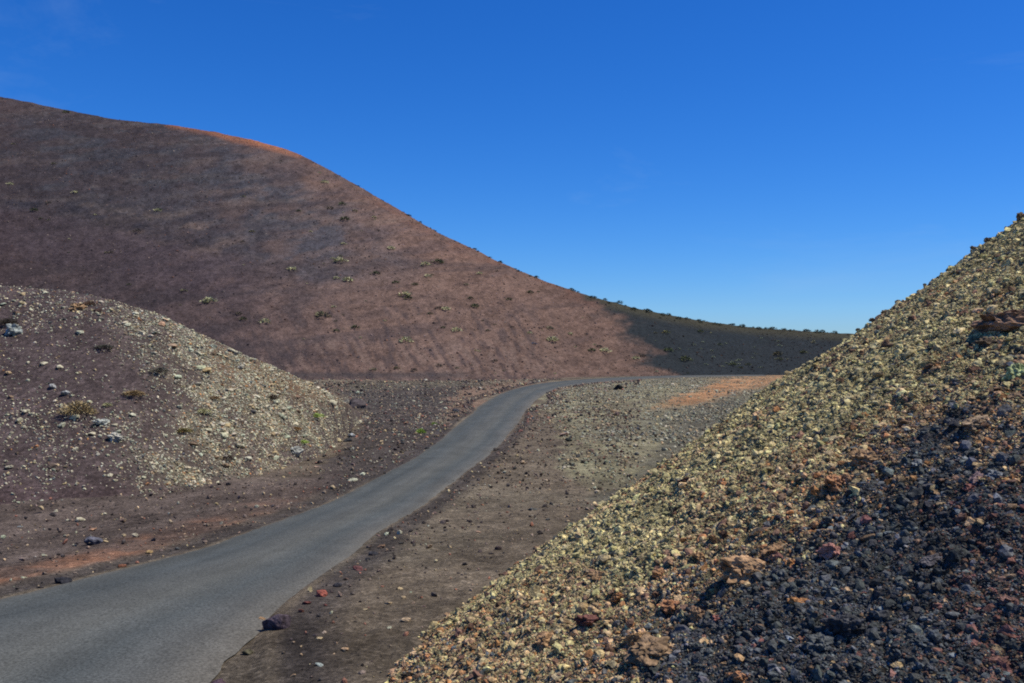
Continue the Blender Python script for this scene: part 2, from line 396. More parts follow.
# ------------------------------------------------------------------ road
n = len(RM); k = 15
seg = np.concatenate([[0], np.cumsum(np.hypot(*np.diff(RM, axis=0).T))])
ST = np.linspace(0, seg[-1], 1500); rl = np.stack([np.interp(ST, seg, RL[:, i]) for i in (0, 1)], 1); rr = np.stack([np.interp(ST, seg, RR[:, i]) for i in (0, 1)], 1)
eL = .07 * vn(ST / 2.9, ST * 0, seed=71) + .05 * vn(ST / .35, ST * 0, seed=72); eR = .07 * vn(ST / 2.9, ST * 0 + 9, seed=73) + .05 * vn(ST / .35, ST * 0 + 4, seed=74)
dv = (rr - rl); ln = np.hypot(*dv.T)[:, None]; dv = dv / ln
rl = rl - dv * (eL[:, None] + .12); rr = rr + dv * (eR[:, None] + .12)
tt = np.linspace(0, 1, k)
P = rl[:, None, :] * (1 - tt[None, :, None]) + rr[:, None, :] * tt[None, :, None]
zz = base_z(P[..., 0], P[..., 1]) + .006 + .04 * (1 - (2 * tt - 1) ** 2)[None, :]
zz[:, 0] -= .05; zz[:, -1] -= .05
Vr = np.dstack([P, zz]).reshape(-1, 3)
me = np_mesh('road', Vr, grid_faces(len(ST), k)[:, ::-1].copy(), M_road)
uvl = me.uv_layers.new(name='UVMap'); li = np.zeros(len(me.loops), np.int32); me.loops.foreach_get('vertex_index', li)
U = np.stack([np.tile(tt, len(ST)), np.repeat(ST, k)], 1); uvl.data.foreach_set('uv', U[li].astype(np.float32).ravel())
link('road', me, kind='structure')

# ------------------------------------------------------------------ volcano
cols = np.concatenate([np.linspace(-1300, -70, 60), np.linspace(-60, 900, 800), np.linspace(910, 2100, 50)])
dist = np.concatenate([np.linspace(140, 250, 210), np.linspace(250.6, 440, 240), np.linspace(443, 520, 14)])
X, Y = view_grid(cols, dist); Z = volcano_z(X, Y)
def volcano_col(X, Y, Z):
    px, py = proj(X, Y, Z)
    n1 = fbm(X / 30, Y / 30, o=4, seed=81); n2 = fbm(X / 7, Y / 7, o=4, seed=82)
    q, p = X * .80 + Y * .60, Y * .80 - X * .60
    st = fbm((px * .30 + py * .95) / 9, (px * .95 - py * .30) / 34, o=4, seed=83); hz_ = fbm(px / 46, (py + .12 * px) / 5.5, o=4, seed=84)                            # streaks of drifted cinder
    jx, jy = px + 40 * n1 + 14 * n2, py + 16 * n1 + 8 * n2
    c = np.zeros(X.shape + (3,)); c[:] = (.148, .095, .070)
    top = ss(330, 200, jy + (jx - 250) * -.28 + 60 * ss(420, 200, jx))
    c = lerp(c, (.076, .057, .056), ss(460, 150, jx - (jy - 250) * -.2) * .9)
    c = lerp(c, (.062, .062, .068), pmask(jx, jy, [(-400, 90), (200, 120), (330, 190), (400, 255), (300, 290), (150, 240), (-400, 190)], 26) * (.35 + .55 * ss(-.25, .35, n2)))
    c = lerp(c, (.160, .112, .085), pmask(jx, jy, [(60, 200), (180, 210), (250, 235), (300, 300), (160, 260)], 30) * ss(0, .5, n2) * .7)
    c = lerp(c, (.155, .093, .066), pmask(jx, jy, [(300, 170), (420, 215), (560, 290), (640, 318), (600, 350), (480, 300), (360, 250)], 22) * (.25 + .5 * ss(-.3, .4, n1)))
    c = lerp(c, (.052, .044, .046), ss(0, .35, st) * (.16 + .24 * ss(420, 300, px)))
    c = lerp(c, (.046, .044, .052), ss(0, .35, hz_) * ss(330, 230, py + 20 * n1) * .28)
    c = lerp(c, (.17, .135, .11), ss(.05, .4, -hz_) * ss(300, 200, py + 20 * n1) * .2)
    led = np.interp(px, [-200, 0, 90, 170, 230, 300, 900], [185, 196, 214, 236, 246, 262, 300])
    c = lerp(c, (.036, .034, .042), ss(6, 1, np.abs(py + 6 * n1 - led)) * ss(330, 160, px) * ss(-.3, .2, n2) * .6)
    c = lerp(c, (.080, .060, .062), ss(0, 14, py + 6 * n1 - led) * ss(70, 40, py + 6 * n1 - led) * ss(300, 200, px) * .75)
    n5 = fbm(px / 5, py / 2.6, o=4, seed=88, g=.75)
    c = c * (1 + .62 * n5[..., None])
    c = lerp(c, (.19, .125, .095), ss(.05, .4, -st) * .30 * ss(120, 300, px))
    ledge = fbm(X / 40, (Z - .12 * X) / 2.6, o=3, seed=86)
    c = lerp(c, (.052, .043, .044), ss(.12, .45, ledge) * .4)
    ridge = pmask(px + 5 * n2, py + 3 * n2, [(164, 100), (168, 127), (200, 132), (235, 142), (262, 148), (300, 158), (312, 150), (260, 110)], 3)
    c = lerp(c, (.32, .13, .065), ridge * (.55 + .4 * ss(-.3, .3, n2)))
    rim = ss(15, 3, py - ramp(px, SKY)) * ss(290, 330, px) * ss(700, 560, px)
    c = lerp(c, (.14, .072, .048), rim * .6 * ss(-.3, .3, n2))
    # near-black apron colour at the far side and grit at the foot
    n6 = fbm(px / 14, py / 6, o=4, seed=89)
    hat = fbm((px * .86 - py * .5) / 4.5, (px * .5 + py * .86) / 16, o=3, seed=90)      # rills of loose cinder
    hm = ss(285, 325, py + 12 * n1) * ss(130, 260, px) * ss(600, 500, px)
    c = lerp(c, (.055, .045, .045), hm * ss(.0, .35, hat) * .55)
    c = lerp(c, (.19, .135, .105), hm * ss(.05, .35, -hat) * ss(330, 350, py) * .45)
    c = lerp(c, (.052, .047, .046), ss(5, 0, np.abs(py - 375)) * ss(500, 440, px) * .7)
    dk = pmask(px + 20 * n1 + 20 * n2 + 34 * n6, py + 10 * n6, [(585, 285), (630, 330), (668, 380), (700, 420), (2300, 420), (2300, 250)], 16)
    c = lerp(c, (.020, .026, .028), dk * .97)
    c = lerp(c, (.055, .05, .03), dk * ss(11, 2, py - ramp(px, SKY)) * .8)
    c = lerp(c, (.07, .055, .05), ss(372, 381, py + 3 * n2) * (1 - dk) * ss(.4, -.2, st) * .7)
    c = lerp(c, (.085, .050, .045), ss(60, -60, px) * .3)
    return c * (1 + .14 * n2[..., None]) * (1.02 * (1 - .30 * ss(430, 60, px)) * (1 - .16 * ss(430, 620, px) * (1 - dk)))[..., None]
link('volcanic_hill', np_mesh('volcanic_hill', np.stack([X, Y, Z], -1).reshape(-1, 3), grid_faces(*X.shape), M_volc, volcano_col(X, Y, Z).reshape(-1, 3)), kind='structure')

# ------------------------------------------------------------------ gravel mound
cols = np.concatenate([np.linspace(-880, -70, 50), np.linspace(-60, 384, 460)])
dist = np.concatenate([np.geomspace(27, 92, 330), np.linspace(94, 130, 8)])
X, Y = view_grid(cols, dist); Z = mound_z(X, Y)
def mound_pale(px, py, n1, n2):
    m = pmask(px + 16 * n1, py + 10 * n1, [(140, 330), (215, 345), (300, 380), (352, 405), (358, 432), (320, 452), (200, 490), (140, 490), (150, 430), (190, 390)], 60)
    m = m ** 1.3 * (1 + .5 * n2)
    return np.clip(m, 0, 1)
def mound_col(X, Y, Z):
    px, py = proj(X, Y, Z); n1 = fbm(X / 5, Y / 5, o=4, seed=91); n2 = fbm(X / 1.1, Y / 1.1, o=4, seed=92)
    c = np.zeros(X.shape + (3,)); c[:] = (.088, .066, .060)
    c = lerp(c, (.175, .150, .098), mound_pale(px, py, n1, n2) * (.35 + .6 * ss(-.35, .35, n2)))
    c = lerp(c, (.22, .14, .07), pmask(px + 8 * n1, py + 6 * n1, [(210, 345), (290, 372), (350, 402), (300, 400), (220, 375)], 14) * .5)
    c = lerp(c, (.08, .055, .052), ss(470, 500, py + 6 * n1) * .7)
    return c * (1 + .2 * n2[..., None])
link('gravel_hill', np_mesh('gravel_hill', np.stack([X, Y, Z], -1).reshape(-1, 3), grid_faces(*X.shape), M_mound, mound_col(X, Y, Z).reshape(-1, 3)), kind='structure')

# ------------------------------------------------------------------ scree slope
def scree_dark(px, py, n1, n2):
    """1 in the dark cinder of the lower slope, 0 on the lichen-covered band"""
    bl = np.interp(px, [300, 430, 560, 640, 720, 800, 900, 1024, 1300], [790, 760, 686, 628, 562, 524, 480, 446, 300])
    m = ss(-62, 72, 46 * ss(.12, .4, vn((px * .55 + py * .83) / 13, (px * .83 - py * .55) / 60, seed=107)) * ss(780, 900, px) + py - bl + 60 * n1 + 34 * n2)
    return m
cols = np.concatenate([np.linspace(200, 370, 70), np.linspace(371, 1060, 760), np.linspace(1064, 3600, 150)])
dist = np.concatenate([np.geomspace(1.2, 5, 30), np.geomspace(5.05, 30, 560), np.geomspace(30.4, 75, 60)])
X, Y = view_grid(cols, dist); Z = scree_z(X, Y)
def scree_col(X, Y, Z):
    px, py = proj(X, Y, Z); n1 = fbm(X / 2.5, Y / 2.5, o=3, seed=101); n2 = fbm(X / .5, Y / .5, o=3, seed=102)
    dk = scree_dark(px, py, n1, n2)
    c = np.zeros(X.shape + (3,)); c[:] = (.26, .225, .115)
    c = lerp(c, (.23, .12, .055), ss(0, .4, n1) * .4)
    c = lerp(c, (.062, .057, .053), dk * .95)
    g_ = fbm(X / .09, Y / .09, o=3, seed=105, g=.7)
    return c * (1 + .9 * g_[..., None])
link('scree_hill', np_mesh('scree_hill', np.stack([X, Y, Z], -1).reshape(-1, 3), grid_faces(*X.shape), M_scree, scree_col(X, Y, Z).reshape(-1, 3)), kind='structure')

# ------------------------------------------------------------------ rocks
def ico(sub):
    import bmesh
    bm = bmesh.new(); bmesh.ops.create_icosphere(bm, subdivisions=sub, radius=1.0)
    v = np.array([x.co[:] for x in bm.verts]); f = np.array([[y.index for y in x.verts] for x in bm.faces]); bm.free(); return v, f
def rock_shape(v, seed, rough=.42, cut=5):
    r = np.random.default_rng(seed)
    d = 1 + rough * fbm(v[:, 0] * 1.1 + seed * 3.1, v[:, 1] * 1.1 + seed, v[:, 2] * 1.1 + 5, o=3, seed=seed, g=.55)
    p = v * d[:, None]
    for _ in range(cut):                                    # chop flat faces
        nrm = r.normal(size=3); nrm /= np.linalg.norm(nrm); h = r.uniform(.55, .85)
        e = p @ nrm - h; p = p - np.clip(e, 0, None)[:, None] * nrm * .85
    p *= np.array([1, r.uniform(.65, .95), r.uniform(.5, .8)])
    return p
v2, f2 = ico(2); T_small = np.array([rock_shape(v2, 200 + i, .85, 4) for i in range(18)])
v1, f1 = ico(1); T_tiny = np.array([rock_shape(v1, 300 + i, .7, 3) for i in range(12)])
def rand_rot(n, tilt=.6):
    a = rng.uniform(0, 2 * math.pi, n); b = rng.normal(0, tilt, n); c = rng.normal(0, tilt, n)
    ca, sa, cb, sb, cc, sc_ = np.cos(a), np.sin(a), np.cos(b), np.sin(b), np.cos(c), np.sin(c); o, z = np.ones(n), np.zeros(n)
    Rz = np.stack([ca, -sa, z, sa, ca, z, z, z, o], 1).reshape(n, 3, 3); Rx = np.stack([o, z, z, z, cb, -sb, z, sb, cb], 1).reshape(n, 3, 3); Ry = np.stack([cc, z, sc_, z, o, z, -sc_, z, cc], 1).reshape(n, 3, 3)
    return Rx @ Ry @ Rz
def rubble(name, pos, size, col, T, f, mat=None, tilt=.6):
    n = len(pos); k = rng.integers(0, len(T), n)
    V = np.einsum('nij,nvj->nvi', rand_rot(n, tilt), T[k]) * size[:, None, None] + pos[:, None, :]
    nv = T.shape[1]
    Fa = (f[None] + (np.arange(n) * nv)[:, None, None]).reshape(-1, 3)
    return link(name, np_mesh(name, V.reshape(-1, 3), Fa, mat or M_rubble, np.repeat(col, nv, 0), False), kind='stuff')
def pick(cols, probs, n):
    cols = np.array(cols); c = cols[rng.choice(len(cols), n, p=np.array(probs) / sum(probs))]
    return np.clip(c * rng.uniform(.72, 1.3, (n, 1)) * rng.uniform(.94, 1.06, (n, 3)), 0.01, .8)
LICHEN = (.54, .455, .21); LICHG = (.43, .37, .185); TAN = (.46, .315, .165); ORANGE = (.40, .20, .085); BROWN = (.20, .125, .08); BLACK = (.080, .083, .078); GREY = (.145, .152, .146); REDB = (.21, .105, .08)
def scree_rock_col(p, n):
    px, py = proj(p[:, 0], p[:, 1], p[:, 2]); n1 = fbm(p[:, 0] / 2.5, p[:, 1] / 2.5, o=3, seed=101); n2 = fbm(p[:, 0] / .5, p[:, 1] / .5, o=3, seed=102)
    dk = scree_dark(px, py, n1, n2)
    a = pick([LICHEN, LICHG, (.40, .33, .17), BROWN, BLACK], [.40, .26, .20, .08, .06], n)
    a2 = pick([LICHEN, (.40, .32, .17), TAN, ORANGE, BROWN], [.25, .30, .20, .07, .18], n)
    cl = fbm(p[:, 0] / 1.1, p[:, 1] / 1.1, o=3, seed=104)
    warm = rng.random(n) < ss(.05, .5, cl + .85 * ss(500, 640, py) + .75 * ss(120, 10, np.interp(px, [300, 430, 560, 640, 720, 800, 900, 1024, 1300], [800, 770, 700, 640, 572, 532, 486, 450, 300]) - py))
    a = np.where(warm[:, None], a2, a)
    b_ = pick([BLACK, GREY, REDB, TAN, BROWN], [.72, .18, .02, .03, .05], n)
    mid = pick([TAN, ORANGE, BROWN, GREY, BLACK], [.30, .14, .28, .1, .18], n)
    isd = rng.random(n) < dk; c = np.where(isd[:, None], b_, a)
    band = (dk > .08) & (dk < .8) & (rng.random(n) < .55)
    band |= (rng.random(n) < ss(610, 400, px) * ss(560, 660, py) * .6)
    c = np.where(band[:, None], mid, c)
    redzone = (rng.random(n) < ss(900, 1020, px) * ss(430, 560, py) * .35)
    c = np.where(redzone[:, None], pick([REDB, BROWN], [1, 1], n), c)
    return c
def scree_sample(N, smin, smax, powr):
    # candidate points over the slope in view and a margin around it, thinned with distance
    out = []
    while sum(map(len, out)) < N:
        x = rng.uniform(-9, 24, 200000); y = rng.uniform(4.5, 34, 200000)
        z = scree_smooth(x, y); d = np.sqrt(x * x + y * y + (z - ZC) ** 2)
        px, py = proj(x, y, z); v = .305 * x + .952 * y; s = .952 * x - .305 * y
        ok = (z > base_z(x, y) - .1) & (px > 330) & (px < 1180) & (py > 120) & (py < 800) & (v < 18.6 + .9 * np.clip(s, -8, 12) + 2.5) & (rng.random(len(x)) < (7.0 / np.maximum(d, 7)) ** 1.5)
        p = np.stack([x, y, z], 1)[ok]; out.append(p)
    p = np.vstack(out)[:N]; p[:, 2] = scree_z(p[:, 0], p[:, 1])
    s = smin * (1 - rng.random(N) * (1 - (smin / smax) ** powr)) ** (-1 / powr)
    return p, s
NR = 130000
p, s = scree_sample(NR, .0125, .085, 2.7)
s *= (0.75 + .03 * np.hypot(p[:, 0], p[:, 1])); p[:, 2] -= s * .12
rubble('scree_rubble', p, s, scree_rock_col(p, NR), T_small, f2)
p, s = scree_sample(190000, .007, .016, 2.0); s *= (0.75 + .03 * np.hypot(p[:, 0], p[:, 1]))
rubble('scree_gravel', p, s, scree_rock_col(p, len(p)), T_tiny, f1)

# loose clinker lying on the big hill
def hm_(x, y, z, px, py): return (py > ramp(px, SKY) - 1) * (y < ramp(px, TOPD) + 3) * (.35 + .65 * ss(-.2, .4, fbm(x / 22, y / 22, o=3, seed=110)))
# loose stones of mound, verges and valley field
def ray_pts(N, pxr, pyr, f, mask=None, dmax=400):
    out = []; tot = 0
    while tot < N:
        d0, d1 = dmax[0], dmax[1]
        y = rng.uniform(d0, d1, 120000); u = rng.uniform(pxr[0] - CX, pxr[1] - CX, 120000) / F; x = u * y
        z = f(x, y); px, py = proj(x, y, z)
        ok = (py > pyr[0]) & (py < pyr[1]) & (rng.random(len(x)) < (y / d1))
        if mask is not None: ok &= rng.random(len(x)) < mask(x, y, z, px, py)
        out.append(np.stack([x, y, z], 1)[ok]); tot += ok.sum()
    return np.vstack(out)[:N]
p = ray_pts(16000, (-60, 850), (90, 379), volcano_z, hm_, (165, 420))
s = .10 * (1 - rng.random(len(p)) * .95) ** (-1 / 2.3)
_px, _py = proj(p[:, 0], p[:, 1], p[:, 2]); _d = ss(610, 670, _px + .3 * (340 - _py))[:, None]
hc = pick([(.055, .045, .045), (.12, .085, .07), (.22, .165, .13), (.17, .09, .06)], [.5, .25, .15, .1], len(p)) * (1 - .6 * _d)
rubble('hill_rubble', p, s, hc, T_tiny, f1)
PALE = (.44, .40, .27); PALEG = (.34, .335, .235); SAND = (.44, .34, .19)
def mm_(x, y, z, px, py):
    n1 = fbm(x / 5, y / 5, o=4, seed=91); n2 = fbm(x / 1.1, y / 1.1, o=4, seed=92)
    vis = (z > base_z(x, y) - .1) & (y < ramp(px, MTD) + 1.5)
    m = mound_pale(px, py, n1, n2); sparse = .15 * ss(-.3, .4, n1 + .4 * n2) * ss(0, 80, px + 40) * ss(282, 325, py + .1 * px) + .035
    return vis * np.clip(m * (.45 + .6 * ss(-.3, .3, n2)) + sparse, 0, 1) * (1 - .8 * ss(478, 500, py))
p = ray_pts(24000, (-140, 372), (270, 505), mound_z, mm_, (30, 80))
s = .03 * (1 - rng.random(len(p)) * .94) ** (-1 / 2.2); p[:, 2] += s * .2
rubble('mound_gravel', p, s, pick([PALE, PALEG, SAND, (.20, .15, .10), BLACK, ORANGE], [.44, .22, .12, .13, .06, .03], len(p)), T_tiny, f1)
FIELD = [(570, 383), (612, 379.5), (700, 377.5), (800, 374), (800, 420), (740, 440), (680, 460), (640, 482), (600, 492), (560, 470), (562, 445), (545, 420), (543, 400)]
def fm_(x, y, z, px, py):
    n1 = fbm(x / 6, y / 6, o=4, seed=61)
    return (1 - .75 * pmask(px, py, [(655, 407), (690, 392), (725, 378), (800, 374), (800, 379), (740, 392), (700, 404)], 3)) * pmask(px + 14 * n1, py + 3 * n1, FIELD, 6) * (road_dist(x, y) > .5) * (.25 + .75 * ss(-.3, .3, n1))
p = ray_pts(15000, (535, 800), (376, 495), ground_z, fm_, (34, 190))
s = .06 * (1 - rng.random(len(p)) * .94) ** (-1 / 2.4); p[:, 2] += s * .2
rubble('field_gravel', p, s, pick([PALE, PALEG, SAND, (.18, .15, .10), BLACK], [.20, .32, .18, .18, .12], len(p)) * .85, T_tiny, f1)
LEFTF = [(325, 380), (500, 379.5), (470, 392), (455, 412), (430, 448), (340, 495), (345, 440), (362, 410)]
def lm_(x, y, z, px, py):
    return (1 - .93 * pmask(px, py, [(462, 384), (545, 380), (510, 391), (480, 407), (455, 426), (450, 408)], 3)) * pmask(px, py, LEFTF, 6) * (road_dist(x, y) > .4) * (.4 + .6 * ss(-.3, .3, fbm(x / 6, y / 6, o=4, seed=61)))
p = ray_pts(3200, (320, 500), (379, 500), ground_z, lm_, (30, 175))
s = .05 * (1 - rng.random(len(p)) * .94) ** (-1 / 2.4); p[:, 2] += s * .2
rubble('valley_gravel', p, s, pick([PALE, PALEG, SAND, (.14, .12, .10), BLACK], [.08, .16, .10, .36, .3], len(p)), T_tiny, f1)
def verge_z(x, y): return np.maximum(ground_z(x, y), base_z(x, y) + .012)
def vm_(x, y, z, px, py):
    rd = road_dist(x, y); n1 = fbm(x / 2, y / 2, o=3, seed=66)
    return (rd > -.25) * ss(-.25, .25, rd) * (.34 + .6 * np.exp(-((rd - .7) / .7) ** 2) + .4 * ss(-.2, .4, n1)) * (1 - .8 * ss(75, 95, y) * ss(.8, 2.5, rd)) * (ramp(px, [(0, 1), (1, 1)]))
p = ray_pts(19000, (-60, 640), (376, 730), verge_z, vm_, (9, 175))
s = .019 * (1 - rng.random(len(p)) * .96) ** (-1 / 2.2) * (.7 + p[:, 1] / 40); p[:, 2] += s * .2
rubble('verge_gravel', p, s, pick([(.17, .13, .10), (.065, .055, .050), (.27, .20, .13), (.25, .12, .08), PALEG, SAND], [.32, .32, .16, .08, .06, .06], len(p)), T_tiny, f1)

# ------------------------------------------------------------------ individual stones
v3, f3 = ico(4)
T_obj = [np_mesh('stone_shape', rock_shape(v3, 400 + i, .55, 6), f3, M_stone, smooth=True) for i in range(12)]
v4, f4 = ico(5)
def clinker(seed):
    p = rock_shape(v4, seed, .6, 4)
    n = fbm(v4[:, 0] * 3 + seed, v4[:, 1] * 3, v4[:, 2] * 3 + 3, o=3, seed=seed)
    m = fbm(v4[:, 0] * 1.7 + seed * 2, v4[:, 1] * 1.7, v4[:, 2] * 1.7 + 9, o=2, seed=seed + 5)
    q = p * (1 + .34 * n + .5 * np.abs(m) - .1)[:, None]
    q[:, 2] *= 1.25
    return q
T_big = [np_mesh('boulder_shape', clinker(500 + i), f4, M_stone, smooth=False) for i in range(6)]
def put_stone(name, x, y, z, r, col, label, cat, group, big=False, flat=1.0, seed=None):
    k = random.Random(int(seed if seed is not None else rng.integers(1 << 30)))
    me = k.choice(T_big if big else T_obj)
    o = bpy.data.objects.new(name, me); C.objects.link(o)
    o.location = (x, y, z + r * .28 * flat); o.scale = (r, r * k.uniform(.85, 1.1), r * flat * k.uniform(.9, 1.1))
    o.rotation_euler = (k.uniform(-.3, .3), k.uniform(-.3, .3), k.uniform(0, 6.28)); o.color = (*col, 1)
    o['label'] = label; o['category'] = cat
    if group: o['group'] = group
    return o
# placed from the photo on the flat ground and mound: column, row, width in pixels, colour, words, flatness
DKP = (.075, .058, .066); REDS = (.26, .085, .06)
GROUND_ROCKS = [
 (278, 628, 25, DKP, 'big dark purple lava boulder at the asphalt edge, largest beside the road', 1.1, 'boulder'),
 (262, 617, 9, (.30, .19, .10), 'small tan stone touching the back of the big dark roadside boulder', .9, 'roadside_rock'),
 (248, 649, 11, (.10, .09, .055), 'round olive grey stone just short of the big dark roadside boulder', .9, 'roadside_rock'),
 (322, 596, 14, REDS, 'bright red cinder block beside the asphalt, the reddest roadside rock', .9, 'roadside_rock'),
 (307, 604, 8, (.15, .06, .05), 'maroon stone just in front of the bright red roadside rock', .8, 'roadside_rock'),
 (301, 612, 7, (.16, .07, .05), 'dull red stone between the big dark boulder and the bright red rock', .8, 'roadside_rock'),
 (326, 606, 4.5, (.15, .06, .05), 'tiny dark red stone right below the bright red roadside rock', .8, 'roadside_rock'),
 (337, 586, 8, (.035, .034, .038), 'small black stone just beyond the bright red roadside rock', .8, 'roadside_rock'),
 (346, 580, 6, (.13, .09, .07), 'small brown stone behind the small black one beyond the red rock', .8, 'roadside_rock'),
 (359, 570, 10, (.14, .065, .06), 'dusky red stone halfway along the row of stones up the road edge', .7, 'roadside_rock'),
 (368, 561, 6, (.04, .04, .042), 'little black stone next to the dusky red stone of the roadside row', .8, 'roadside_rock'),
 (373, 555, 9, (.045, .045, .05), 'blackish stone second from the far end of the roadside row', .8, 'roadside_rock'),
 (382, 548, 9, (.22, .14, .085), 'brown stone at the far end of the roadside row', .8, 'roadside_rock'),
 (218, 682, 18, (.085, .055, .065), 'mauve grey rock cut by the bottom of the picture beside the asphalt', .8, 'roadside_rock'),
 (62, 583, 14, (.028, .028, .032), 'jet black rock standing on the far edge of the asphalt', 1.0, 'roadside_rock'),
 (41, 588, 6, (.04, .035, .035), 'small dark stone on the far road edge beyond the jet black rock', .7, 'roadside_rock'),
 (92, 578, 5, (.05, .04, .035), 'small dark stone on the far road edge just past the jet black rock', .7, 'roadside_rock'),
 (122, 567, 9, (.22, .10, .06), 'rusty brown stone lying flat on the far verge of the road', .6, 'roadside_rock'),
 (95, 542, 17, (.10, .10, .115), 'slate grey boulder on the dark soil between the mound and the road', .8, 'boulder'),
 (80, 517, 10, PALE, 'chalky pale stone on dark soil below the mound, the palest there', .7, 'pale_stone'),
 (68, 517, 5, PALE, 'small chalky stone beside the palest stone below the mound', .7, 'pale_stone'),
 (105, 512, 5, PALE, 'lone small white stone on dark soil near the foot of the mound', .8, 'pale_stone'),
 (56, 509, 4.5, PALE, 'tiny white stone on dark soil closest to the foot of the mound', .8, 'pale_stone'),
 (92, 527, 7, (.38, .22, .13), 'orange tinted stone just behind the slate grey boulder', .7, 'pale_stone'),
 (106, 541, 5, SAND, 'small sandy stone touching the slate grey boulder', .7, 'pale_stone'),
 (66, 534, 5, PALEG, 'small greenish pale stone short of the slate grey boulder', .7, 'pale_stone'),
 (45, 553, 6, PALEG, 'greenish pale stone alone on the dark soil above the road verge', .7, 'pale_stone'),
 (75, 544, 4, PALE, 'tiny pale stone in front of the slate grey boulder', .7, 'pale_stone'),
 (20, 523, 5, (.26, .27, .25), 'grey white stone on dark soil at the very edge of the picture', .7, 'pale_stone'),
 (149, 553, 8, (.32, .22, .10), 'mustard coloured stone on the rust red verge', .7, 'roadside_rock'),
 (178, 549, 5, BLACK, 'small black stone between asphalt and rust red verge', .8, 'roadside_rock'),
 (257, 507, 6, PALEG, 'grey green stone on the verge above the bend of the road', .7, 'pale_stone'),
 (320, 640, 7, SAND, 'sandy stone right of the big dark boulder on the gravel shoulder', .6, 'pale_stone'),
 (345, 652, 8, (.42, .28, .16), 'peach coloured stone on the gravel shoulder below the sandy stone', .6, 'pale_stone'),
 (320, 667, 9, (.24, .27, .24), 'flat grey green stone low on the gravel shoulder', .4, 'pale_stone'),
 (406, 624, 12, (.44, .32, .19), 'broad peach coloured stone on the shoulder nearest the scree slope', .5, 'pale_stone'),
 (388, 605, 7, (.42, .31, .18), 'flat cream stone above the broad peach coloured one', .5, 'pale_stone'),
 (400, 591, 6, SAND, 'yellowish stone in the middle of the gravel shoulder', .5, 'pale_stone'),
 (365, 612, 5, SAND, 'small buff stone between the red roadside rock and the broad peach stone', .5, 'pale_stone'),
 (389, 630, 5, PALEG, 'small pale grey stone below the flat cream stone', .5, 'pale_stone'),
 (293, 676, 6, (.38, .26, .15), 'small orange buff stone low on the shoulder by the bottom of the picture', .5, 'pale_stone'),
 (532, 511, 8, BLACK, 'flat black rock lying alone on the brown gravel beside the scree slope', .6, 'lava_rock'),
 (548, 523, 5, BLACK, 'smaller black rock in front of the flat black rock', .8, 'lava_rock'),
 (492, 556, 6, (.06, .05, .045), 'dark stone on brown gravel by the foot of the scree slope', .7, 'lava_rock'),
 (504, 473, 5, PALEG, 'small pale stone on brown gravel above the flat black rock', .7, 'pale_stone'),
 (478, 533, 5, (.38, .25, .17), 'small peach stone in the middle of the brown gravel', .6, 'pale_stone'),
 (563, 437, 10, (.46, .32, .24), 'pinkish stone at the near corner of the pale gravel field', .8, 'pale_stone'),
 (569, 442, 7, (.03, .035, .03), 'black rock tucked against the pinkish stone', .8, 'lava_rock'),
 (654, 436, 9, (.10, .085, .06), 'grey brown rock in the open part of the pale gravel field', .6, 'lava_rock'),
 (616, 411, 11, (.20, .15, .09), 'flat brown slab in the pale gravel field', .4, 'lava_rock'),
 (618, 391, 9, (.03, .028, .025), 'black rounded boulder on the far side of the pale gravel field', 1.0, 'boulder'),
 (565, 394, 7, (.2, .19, .14), 'grey stone where the road bends round the pale gravel field', .8, 'lava_rock'),
 (630, 475, 7, (.03, .03, .03), 'black stone low in the pale gravel field near the scree slope', .7, 'lava_rock'),
 (583, 462, 5, (.04, .035, .03), 'small black stone near the edge of the pale gravel field', .8, 'lava_rock'),
 (572, 467, 5, (.05, .04, .035), 'small dark stone at the near tip of the pale gravel field', .8, 'lava_rock'),
 (358, 409, 15, (.09, .075, .07), 'dark domed boulder standing clear off the tip of the mound', 1.1, 'boulder'),
 (345, 404, 9, (.16, .15, .12), 'small grey stone between the mound tip and the dark domed boulder', 1.1, 'lava_rock'),
 (352, 437, 9, (.24, .25, .24), 'grey stone of the pair under the mound tip', .8, 'lava_rock'),
 (347, 441, 8, (.05, .05, .05), 'dark stone of the pair under the mound tip', .8, 'lava_rock'),
 (358, 424, 8, PALE, 'pale rock at the very tip of the mound toe', .8, 'pale_stone'),
 (427, 449, 6, (.03, .03, .03), 'black stone by the green sprout next to the road', .8, 'lava_rock'),
 (456, 412, 7, (.045, .045, .05), 'dark block at the near corner of the brown lay-by', 1.0, 'lava_rock'),
 (352, 481, 9, PALEG, 'pale slab on the verge short of the road bend', .5, 'pale_stone')]
def surf_ground(px, py): x, y = unproj(px, py); return x, y, float(ground_z(np.array([x]), np.array([y]))[0])
for px, py, wpx, col, lab, fl, nm in GROUND_ROCKS:
    x, y, z = surf_ground(px, py)
    put_stone(nm, x, y, z, wpx / 2 / F * y * 1.12, col, lab, 'boulder' if nm == 'boulder' else 'rock', 'loose rocks along the road and valley floor', big=False, flat=fl, seed=int(px * 7 + py) + 1)
